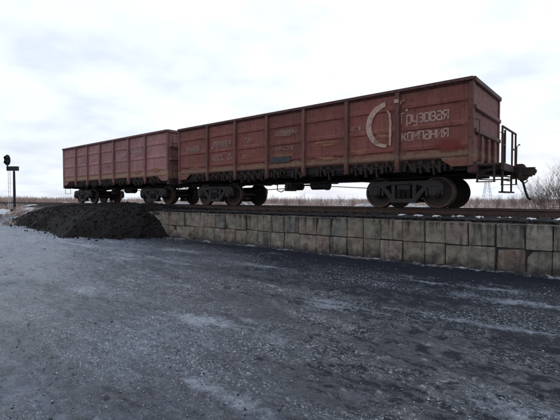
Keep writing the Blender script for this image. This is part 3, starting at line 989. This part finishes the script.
GLYPH = {
 'Г': [[(0,0),(0,1.32),(.55,1.32)]],
 'р': [[(0,-.38),(0,1)], [(0,1),(.6,1),(.75,.85),(.75,.15),(.6,0),(0,0)]],
 'у': [[(0,1),(0,.30),(.15,.15),(.75,.15)], [(.75,1),(.75,-.22),(.6,-.38),(.1,-.38)]],
 'з': [[(0,1),(.6,1),(.75,.87),(.75,.66),(.6,.52),(.2,.52)], [(.6,.52),(.75,.38),(.75,.14),(.6,0),(0,0)]],
 'о': [O_],
 'в': [[(0,0),(0,1),(.6,1),(.72,.87),(.72,.66),(.6,.52),(0,.52)], [(.6,.52),(.75,.38),(.75,.14),(.6,0),(0,0)]],
 'а': [[(.05,1),(.6,1),(.75,.85),(.75,0),(.15,0),(0,.14),(0,.40),(.15,.54),(.75,.54)]],
 'я': [[(.75,0),(.75,1),(.15,1),(0,.86),(0,.62),(.15,.48),(.75,.48)], [(.36,.48),(0,0)]],
 'к': [[(0,0),(0,1)], [(.7,1),(.30,.52),(0,.52)], [(.30,.52),(.75,0)]],
 'м': [[(0,0),(0,1),(.42,.42),(.84,1),(.84,0)]],
 'п': [[(0,0),(0,1),(.75,1),(.75,0)]],
 'н': [[(0,0),(0,1)], [(.75,0),(.75,1)], [(0,.5),(.75,.5)]],
 'и': [[(0,1),(0,.05),(.75,.95),(.75,0)]],
}
def put_text(word, x0, x1, zb, xh, wst, mat, parent, y):
    m = MB(); adv = (x1-x0)/len(word); sx = adv*.74/.75
    for i, ch in enumerate(word):
        for q, pl in enumerate(GLYPH[ch]):
            ribbon(m, [(x0 + i*adv + px*sx, zb + pz*xh) for px, pz in pl], wst, y - q*.0008)
    return m.build('company_lettering', mat, parent)
YL = -1.47 - .014
put_text('Грузовая', n_hx-1.96, n_hx-.58, 2.475, .235, .043, M['letter'], near, YL)
put_text('компания', n_hx-1.93, n_hx-.58, 1.975, .235, .043, M['letter'], near, YL)
cxl, czl = n_hx-2.36, 2.50
logo_pts = [(cxl + .64*math.cos(a), czl + .63*math.sin(a)) for a in np.linspace(R(98), R(266), 30)]
stroke(logo_pts, [.10 + .09*math.sin(math.pi*min(1, (i+3)/30))**.7 for i in range(30)], -1.47-.040, 'company_logo', M['logo'], near)
stroke([(cxl+.06, 1.88), (cxl+.07, 2.2), (cxl+.07, 2.6), (cxl+.04, 2.82), (cxl-.03, 2.92)], [.06,.075,.075,.07,.05], -1.47-.046, 'company_logo', M['logo'], near)
stroke([(n_hx-2.02, 3.04), (n_hx-1.96, 3.13), (n_hx-1.84, 3.16)], [.05,.09,.05], -1.47-.040, 'company_logo', M['logo'], near)
stroke([(n_hx-2.14, 3.15), (n_hx-2.06, 3.15), (n_hx-2.0, 3.13)], .10, -1.47-.122, 'company_logo', M['logo'], near)
stroke([(n_hx-1.83, 2.86), (n_hx-1.77, 2.88)], .07, YL, 'company_logo', M['logo'], near)

def smears(parent, edges, lst, mat, W=1.47):
    for (bay, u0, u1, za_, zb_) in lst:
        a, b = edges[bay], edges[bay+1]
        x0, x1 = a + (b-a)*u0, a + (b-a)*u1
        m = MB().box(x0, x1, -W-.040, -W-.036, za_, zb_)
        m.build('faded_marking', mat, parent)
def marks(parent, edges, bay, u0, u1, zb, hgt, mat, seed, y):
    """a row of worn, unreadable stencil dabs"""
    r = random.Random(seed)
    a, b = edges[bay], edges[bay+1]
    x, x1 = a + (b-a)*u0, a + (b-a)*u1
    m = MB(); st_ = .13*hgt
    while x < x1 - .3*hgt:
        w = hgt*r.uniform(.42, .6)
        segs = [(x, x+st_, zb, zb+hgt), (x+w-st_, x+w, zb, zb+hgt), (x, x+w, zb, zb+st_), (x, x+w, zb+hgt-st_, zb+hgt), (x, x+w, zb+hgt*.45, zb+hgt*.45+st_)]
        r.shuffle(segs)
        for q, (p0, p1, q0, q1) in enumerate(segs[:r.randint(2, 4)]):
            yy = y - q*.0006
            m.add([(p0, yy, q0), (p1, yy, q0), (p1, yy, q1), (p0, yy, q1)], [(0, 1, 2, 3)])
        x += w + hgt*r.uniform(.15, .3)
    m.build('worn_stencil', mat, parent)
ym = -1.47-.030
for args in ((0, .30, .78, 2.40, .22, 1), (1, .14, .9, 2.44, .24, 2), (1, .18, .85, 2.02, .11, 3), (1, .14, .9, 1.88, .11, 4), (2, .32, .66, 2.48, .20, 5), (3, .25, .8, 2.62, .16, 6), (3, .25, .72, 2.06, .13, 7), (5, .08, .3, 2.42, .14, 8)):
    bay, u0, u1, zb, hg, sd_ = args
    marks(near, n_edges, bay, u0, u1, zb, hg, M['worn'], sd_, ym)
for args in ((5, .15, .85, 2.72, .22, 11), (5, .15, .8, 2.46, .13, 12), (4, .2, .8, 2.55, .2, 13), (6, .1, .3, 2.6, .22, 14), (1, .2, .8, 2.6, .2, 15), (2, .25, .7, 2.5, .2, 16)):
    bay, u0, u1, zb, hg, sd_ = args
    marks(far, f_edges, bay, u0, u1, zb, hg, M['worn_far'], sd_, ym)
M['smear_red'] = smear('fresh_red_patch', (.22, .050, .042), .60, .95, (2, 2, 3))
smears(near, n_edges, [(0, .2, .85, 2.3, 2.7), (1, .05, .95, 2.36, 2.78), (3, .1, .9, 2.5, 2.85)], M['smear'])
smears(near, n_edges, [(4, .02, .96, 1.95, 2.3), (4, .05, .95, 1.52, 1.75), (2, .1, .6, 1.8, 2.1), (5, .05, .5, 1.6, 1.9), (0, .3, .9, 1.55, 1.8), (5, .55, .93, 1.95, 2.4), (3, .05, .9, 1.75, 2.0)], M['smear_rust'])
smears(near, n_edges, [(6, .45, .96, 1.52, 1.95)], M['smear_red'])
smears(far, f_edges, [(5, .1, .9, 2.5, 2.95), (4, .1, .8, 2.3, 2.8), (1, .2, .8, 2.4, 2.9)], M['smear_far'])
smears(far, f_edges, [(5, .1, .9, 1.5, 1.8), (3, .1, .9, 2.0, 2.3), (6, .1, .8, 1.5, 1.9)], M['smear_rust'])

# number plate square on the third bay
m = MB().box(n_edges[3]+.18, n_edges[3]+1.12, -1.47-.045, -1.47-.036, 1.62, 1.84)
pp = plain('dark_marking_field', (.03, .03, .035), (.075, .07, .075), 6, (.7, .9), .2)
m.build('dark_marking_field', pp, near)

# ------------------------------------------------------------------ coal heap
foot = [(-10.6,-2.9),(-10.9,-3.15),(-11.2,-3.6),(-11.7,-4.4),(-13.0,-5.35),(-14.3,-5.85),(-16.0,-5.7),(-19.5,-4.95),(-23.8,-4.6),(-27.2,-4.2),(-28.2,-2.6)]
hxs = np.arange(-29.2, -9.8, .07); hys = np.arange(-6.8, -.85, .07)
HX, HY = np.meshgrid(hxs, hys, indexing='ij')
dist = np.full(HX.shape, 1e9); 
jx = HX + .5*fbm(HX*.9, HY*.9+3, 3); jy = HY + .5*fbm(HX*.9+31, HY*.9, 3)
for (ax, ay), (bx_, by_) in zip(foot[:-1], foot[1:]):
    vx, vy = bx_-ax, by_-ay
    t_ = np.clip(((jx-ax)*vx + (jy-ay)*vy)/(vx*vx+vy*vy), 0, 1)
    dist = np.minimum(dist, np.hypot(jx-ax-t_*vx, jy-ay-t_*vy))
from_poly = np.zeros(HX.shape, bool)
poly = foot + [(-28.2, 0), (-10.6, 0)]
j = len(poly)-1
for i in range(len(poly)):
    (xi, yi), (xj, yj) = poly[i], poly[j]
    cnd = ((yi > jy) != (yj > jy)) & (jx < (xj-xi)*(jy-yi)/((yj-yi) if yj != yi else 1e-9) + xi)
    from_poly ^= cnd; j = i
sdist = np.where(from_poly, dist, -dist)
topz = 1.45 - .22*sstep(-19, -24, HX) - .55*sstep(-24, -28.5, HX) - .06*sstep(-13.5, -11.5, HX) + .22*fbm(HX*.45, HY*.45, 3)
rise = np.where(sdist > 0, topz*(1-np.exp(-np.maximum(sdist, 0)*.95/topz*1.4)), sdist*.6)
crest = sstep(-2.3, -1.1, HY)
rise = np.where(sdist > 0, rise*(1-crest) + np.minimum(rise, 1.14)*crest, rise)
rise = rise + (.08*fbm(HX*1.4, HY*1.4, 4) + .03*fbm(HX*6, HY*6, 3))*sstep(-.1, .4, sdist)
heap_m = (sdist > -.25)
fm_ = heap_m[:-1, :-1] & heap_m[1:, :-1] & heap_m[:-1, 1:] & heap_m[1:, 1:]
HZ = np.maximum(rise, -.12)
heap = link('coal_heap', grid_mesh('coal_heap', hxs, hys, HZ, True, fm_), M['coal'])
tag(heap, 'long black heap of spilled coal banked against the end of the block wall', 'coal heap')
ii = np.argwhere(fm_ & (sdist[:-1, :-1] > -.2))
sel = ii[rng.integers(0, len(ii), 16000)]
LP = np.stack([hxs[sel[:, 0]] + rng.uniform(0, .07, len(sel)), hys[sel[:, 1]] + rng.uniform(0, .07, len(sel)), HZ[sel[:, 0], sel[:, 1]]], -1)
jj = np.argwhere((sdist > -.9) & (sdist < -.05) & (HY < -3.3))
jj = jj[rng.random(len(jj)) < .45*np.exp(3.2*sdist[jj[:, 0], jj[:, 1]])]
SP = np.stack([hxs[jj[:, 0]] + rng.uniform(0, .07, len(jj)), hys[jj[:, 1]] + rng.uniform(0, .07, len(jj)), np.zeros(len(jj))], -1)
SP[:, 2] = ground_height(SP[:, :1], SP[:, 1:2])[:, 0] + .004
LP = np.concatenate([LP, SP]); sel = LP
ls = np.clip(rng.lognormal(-3.85, .6, len(sel)), .008, .12)
tag(rocks('coal_lumps', LP, ls, M['coal'], heap, .8), kind='stuff')

# ------------------------------------------------------------------ snow lying along the track
def mound(cx, cy, cz, rx_, ry_, h, seed):
    n_, r_ = 14, 5
    vs, fs = [(cx, cy, cz+h)], []
    rr = random.Random(seed)
    wob = [1 + rr.uniform(-.3, .3) for _ in range(n_)]
    for i in range(1, r_+1):
        t_ = i/r_
        for k in range(n_):
            a = 2*math.pi*k/n_
            vs.append((cx + rx_*t_*wob[k]*math.cos(a), cy + ry_*t_*wob[k]*math.sin(a), cz + h*(1-t_*t_)*(1+rr.uniform(-.12, .12)) - (.03 if i == r_ else 0)))
    for k in range(n_): fs.append((0, 1+k, 1+(k+1) % n_))
    for i in range(r_-1):
        for k in range(n_):
            k2 = (k+1) % n_
            fs.append((1+i*n_+k, 1+(i+1)*n_+k, 1+(i+1)*n_+k2, 1+i*n_+k2))
    return vs, fs
m = MB()
k = 0
for x in SLX:
    xm = x + .28
    if -2.4 < xm < 8:
        for q in range(4):
            m.add(*mound(xm + random.uniform(-.10, .10), -1.35+random.uniform(-.30, .22), 1.085, random.uniform(.05, .12), random.uniform(.10, .24), random.uniform(.015, .055), k)); k += 1
    if -13 < xm < -1.6 and random.random() < .35:
        m.add(*mound(xm, 1.5+random.uniform(-.3, .6), 1.05, .28, .4, .10, k)); k += 1
sn = m.build('snow_between_sleepers', M['snow'], None, 0, True)
tag(sn, 'white patches of snow lodged between the sleeper ends', 'snow', kind='stuff')
m = MB()
for q in range(70):
    x = random.uniform(-34, 8); y = random.uniform(2.0, 4.6)
    m.add(*mound(x, y, gz(x, y)-.02 if y > 2.6 else .9, random.uniform(.4, 1.3), random.uniform(.3, .8), random.uniform(.10, .28), 500+q))
for q in range(46):
    x = random.uniform(-5.6, -1.2) if q % 3 == 0 else random.uniform(-36, -11.5); y = random.uniform(2.7, 3.5)
    m.add(*mound(x, y, .86, random.uniform(.5, 1.3), random.uniform(.35, .6), random.uniform(.38, .54), 900+q))
for q in range(16):
    x = random.uniform(-44, -27); y = random.uniform(-3.4, -.5)
    m.add(*mound(x, y, gz(x, y)-.03, random.uniform(.5, 1.5), random.uniform(.3, .8), random.uniform(.10, .25), 700+q))
sb = m.build('snow_drifts', M['snow'], None, 0, True)
tag(sb, 'low drifts of old snow beside the track behind the wagons', 'snow', kind='stuff')

# ------------------------------------------------------------------ dry grass beyond the track
def stalks(name, X, Y, h, w, lean=.25):
    n_ = len(X)
    Z = ground_height(X[:, None], Y[:, None])[:, 0] - .03
    a = rng.random(n_)*6.283; wx, wy = np.cos(a)*w, np.sin(a)*w
    lx, ly = rng.normal(0, lean, n_)*h, rng.normal(0, lean, n_)*h
    p = np.zeros((n_, 5, 3))
    p[:, 0] = np.stack([X-wx, Y-wy, Z], -1); p[:, 1] = np.stack([X+wx, Y+wy, Z], -1)
    p[:, 2] = np.stack([X-wx*.7+lx*.35, Y-wy*.7+ly*.35, Z+h*.6], -1); p[:, 3] = np.stack([X+wx*.7+lx*.35, Y+wy*.7+ly*.35, Z+h*.6], -1)
    p[:, 4] = np.stack([X+lx, Y+ly, Z+h*np.maximum(.6, 1-np.hypot(lx, ly)/h*.4)], -1)
    t_ = np.array([(0,1,3),(0,3,2),(2,3,4)])
    t_ = (t_[None] + (np.arange(n_)*5)[:, None, None]).reshape(-1, 3)
    return link(name, tris_mesh(name, p.reshape(-1, 3), t_), M['grass'])
n = 60000
dd = rng.uniform(19, 110, n); uu = rng.uniform(-260, 800, n)
c40, s40 = math.cos(R(40)), math.sin(R(40))
xc = (uu-280)/406.6*dd
X = CAM.x + xc*c40 - dd*s40; Y = CAM.y + xc*s40 + dd*c40
dens = fbm(X*.16, Y*.16, 4)
keep = (Y > 4.0 + 2*rng.random(n)) & (dens > -.06 + .14*rng.random(n))
X, Y, dd = X[keep], Y[keep], dd[keep]
h = rng.uniform(.22, .8, len(X))*(.55 + 3.2*np.clip(fbm(X*.22+9, Y*.22, 3)+.12, 0, .5)) + .008*dd
gr = stalks('dry_grass', X, Y, h, .006 + .00035*dd)
tag(gr, 'reddish dry grass and weeds standing in snow beyond the track', 'grass', kind='stuff')
n = 9000
X = rng.uniform(-56, -24.5, n); Y = rng.uniform(-5.0, -1.6, n)
keep = fbm(X*.5, Y*.5, 3) > .0
X, Y = X[keep], Y[keep]
gr2 = stalks('dry_grass', X, Y, rng.uniform(.12, .5, len(X)), np.full(len(X), .012), .4)
n = 9000
dd = rng.uniform(44, 75, n); uu = rng.uniform(-140, 90, n); xc = (uu-280)/406.6*dd
X = CAM.x + xc*c40 - dd*s40; Y = CAM.y + xc*s40 + dd*c40
keep = fbm(X*.2+4, Y*.2, 3) > -.16
X, Y = X[keep], Y[keep]
gr3 = stalks('dry_reeds', X, Y, rng.uniform(.7, 1.35, len(X))*(1+.8*fbm(X*.12, Y*.12+5, 3)), np.full(len(X), .035), .16)
tag(gr3, 'pale brown stand of dry reeds along the horizon left of the wagons', 'reeds', kind='stuff')
tag(gr2, 'short reddish dry grass on the snowy bank below the signal post', 'grass', kind='stuff')

# ------------------------------------------------------------------ bare bushes
def bush_mesh(seed, height, stems, spread):
    r = random.Random(seed)
    m = MB()
    def grow(p, d_, ln, rad, lv):
        pts = [p]; dd_ = d_
        for k in range(3):
            dd_ = (dd_ + Vector((r.uniform(-.16, .16), r.uniform(-.16, .16), r.uniform(-.02, .14)))).normalized()
            pts.append(pts[-1] + dd_*ln/3)
        m.tube(pts, [rad, rad*.85, rad*.7, rad*.5], 3, False)
        if lv == 0: return
        for q in range(r.randint(3, 5)):
            i = r.choice((1, 2, 2, 3)); a = r.uniform(0, 6.28)
            side = Vector((math.cos(a), math.sin(a), r.uniform(.1, .7)))
            grow(pts[i], (dd_*.75 + side*r.uniform(.4, .8)).normalized(), ln*r.uniform(.5, .75), rad*.55, lv-1)
    for k in range(stems):
        a = r.uniform(0, 6.28); q = r.uniform(.05, spread)
        grow(Vector((math.cos(a)*q*.3, math.sin(a)*q*.3, -.05)), Vector((math.cos(a)*q, math.sin(a)*q, 1)).normalized(), height*r.uniform(.45, .62), .011*height/2.0, 3 if k % 2 == 0 else 2)
    return m.mesh('branches', M['branch'])
BM = [bush_mesh(k, 2.3, 11, .55) for k in range(5)]
def bush(px, depth, h_, label, k, shared=None):
    p = at(px, depth); p.z = gz(p.x, p.y) - .04
    o = empty('bare_bush', p, random.uniform(0, 6.28)); sc = h_/2.3
    o.scale = (sc, sc, sc)
    tag(o, label, 'bush', 'bare bushes beyond the track')
    link('branches', BM[k % 5], None, o)
bush(553, 19, 2.2, 'tall bare twiggy bush at the right edge of the picture', 0)
bush(536, 22, 2.0, 'bare bush just left of the tallest one at the right edge', 1)
bush(568, 24, 2.7, 'tallest bare bush, cut by the right edge of the picture', 2)
bush(517, 26, 1.5, 'small bare bush below the hanging brake hose of the near wagon', 3)
for i, (px, dp, hh, lb) in enumerate(((500, 30, 1.3, 'low bare bush right behind the hanging step frame of the near wagon'), (545, 30, 2.2, 'far bare bush between the two tall ones at the right edge'),
        (526, 33, 1.8, 'bare bush directly below the coupler head'), (476, 34, 1.2, 'low bare bush left of the pale lattice mast'), (560, 38, 3.0, 'far tall bare bush behind the others at the right edge'))):
    bush(px, dp, hh, lb, i)
for i, (px, dp, hh, wd) in enumerate(((273, 40, 1.2, 'leftmost'), (286, 30, 1.0, 'second from left'), (300, 36, 1.2, 'third from left'), (322, 31, 1.0, 'third from right'), (340, 38, 1.2, 'second from right'), (352, 33, 1.0, 'rightmost'))):
    bush(px, dp, hh, wd + ' of the six low bushes seen under the middle of the near wagon', i)

# ------------------------------------------------------------------ signal post on the left
sp = at(14.6, 30.0); sp.z = gz(sp.x, sp.y) - .03
th = R(40)
sig = empty('signal_post', sp, th)          # local x runs to the right as seen from the yard
tag(sig, 'dark railway signal post with round head and short crossbox left of the wagons', 'railway signal')
g0 = sp.z
m = MB().tube([(0, 0, 0), (0, 0, 3.62-g0)], [.095, .075], 12)
m.box(-.2, .2, -.2, .2, -.1, .12)
m.build('mast', M['signal'], sig, 0, True)
m = MB().box(-.50, .32, -.10, .10, 3.66-g0, 3.98-g0)
m.box(-.45, -.43, -.13, .12, 3.68-g0, 3.96-g0); m.tube([(0, 0, 3.55-g0), (0, 0, 3.70-g0)], .05, 8)
m.build('indicator_box', M['signal'], sig, .02)
m = MB()
pl = [(-.48 + .23*math.cos(a), 4.44-g0 + .40*math.sin(a)) for a in np.linspace(0, 2*math.pi, 25)[:-1]]
m.prism(pl, 'y', -.03, .03)
bk = m.build('backboard', M['signal'], sig, .008)
for zc in (4.27, 4.60):
    mm = MB().lathe_y([(.10, -.24), (.115, -.24), (.12, -.03), (.10, -.03)], (-.48, 0, zc-g0), 16, False)
    mm.build('lamp_hood', M['signal'], bk, 0, True)
    mm = MB().lathe_y([(.02, -.07), (.07, -.06), (.10, -.035)], (-.48, 0, zc-g0), 16)
    mm.build('lens', M['lens'], bk, 0, True)
m = MB().tube([(-.48, 0, 3.9-g0), (-.48, 0, 4.1-g0)], .04, 8)
m.build('bracket', M['signal'], sig)
m = MB()
for x in (-.60, -.46):
    m.tube([(x, .25, .1), (x+.02, .22, 3.7-g0)], .014, 6)
for k in range(9): m.tube([(-.60, .25, .4+k*.33), (-.45, .25, .4+k*.33)], .010, 6)
m.build('ladder', M['signal_pale'], sig)

# ------------------------------------------------------------------ far masts
def lattice(px, depth, h_, w0):
    p = at(px, depth); p.z = gz(p.x, p.y) - .1
    o = empty('lattice_mast', p, .5)
    legs = [(-1,-1),(1,-1),(1,1),(-1,1)]
    for a, b in legs:
        MB().bar((a*w0, b*w0, 0), (a*w0*.35, b*w0*.35, h_), .10, .10).build('leg', M['mast'], o)
    n_ = 6
    for i in range(n_):
        t0, t1 = i/n_, (i+1)/n_
        q0, q1 = w0*(1-.65*t0), w0*(1-.65*t1)
        m = MB()
        for j_ in range(4):
            (a, b), (c_, d_) = legs[j_], legs[(j_+1) % 4]
            m.bar((a*q0, b*q0, h_*t0), (c_*q1, d_*q1, h_*t1), .06, .06)
            m.bar((a*q1, b*q1, h_*t1), (c_*q1, d_*q1, h_*t1), .06, .06)
        m.build('brace', M['mast'], o)
    m = MB().bar((-1.4, 0, h_*.92), (1.4, 0, h_*.92), .12, .12)
    m.build('crossarm', M['mast'], o)
    return o
tag(lattice(487, 130, 6.6, 1.3), 'pale lattice mast far off, seen under the end of the near wagon', 'mast')
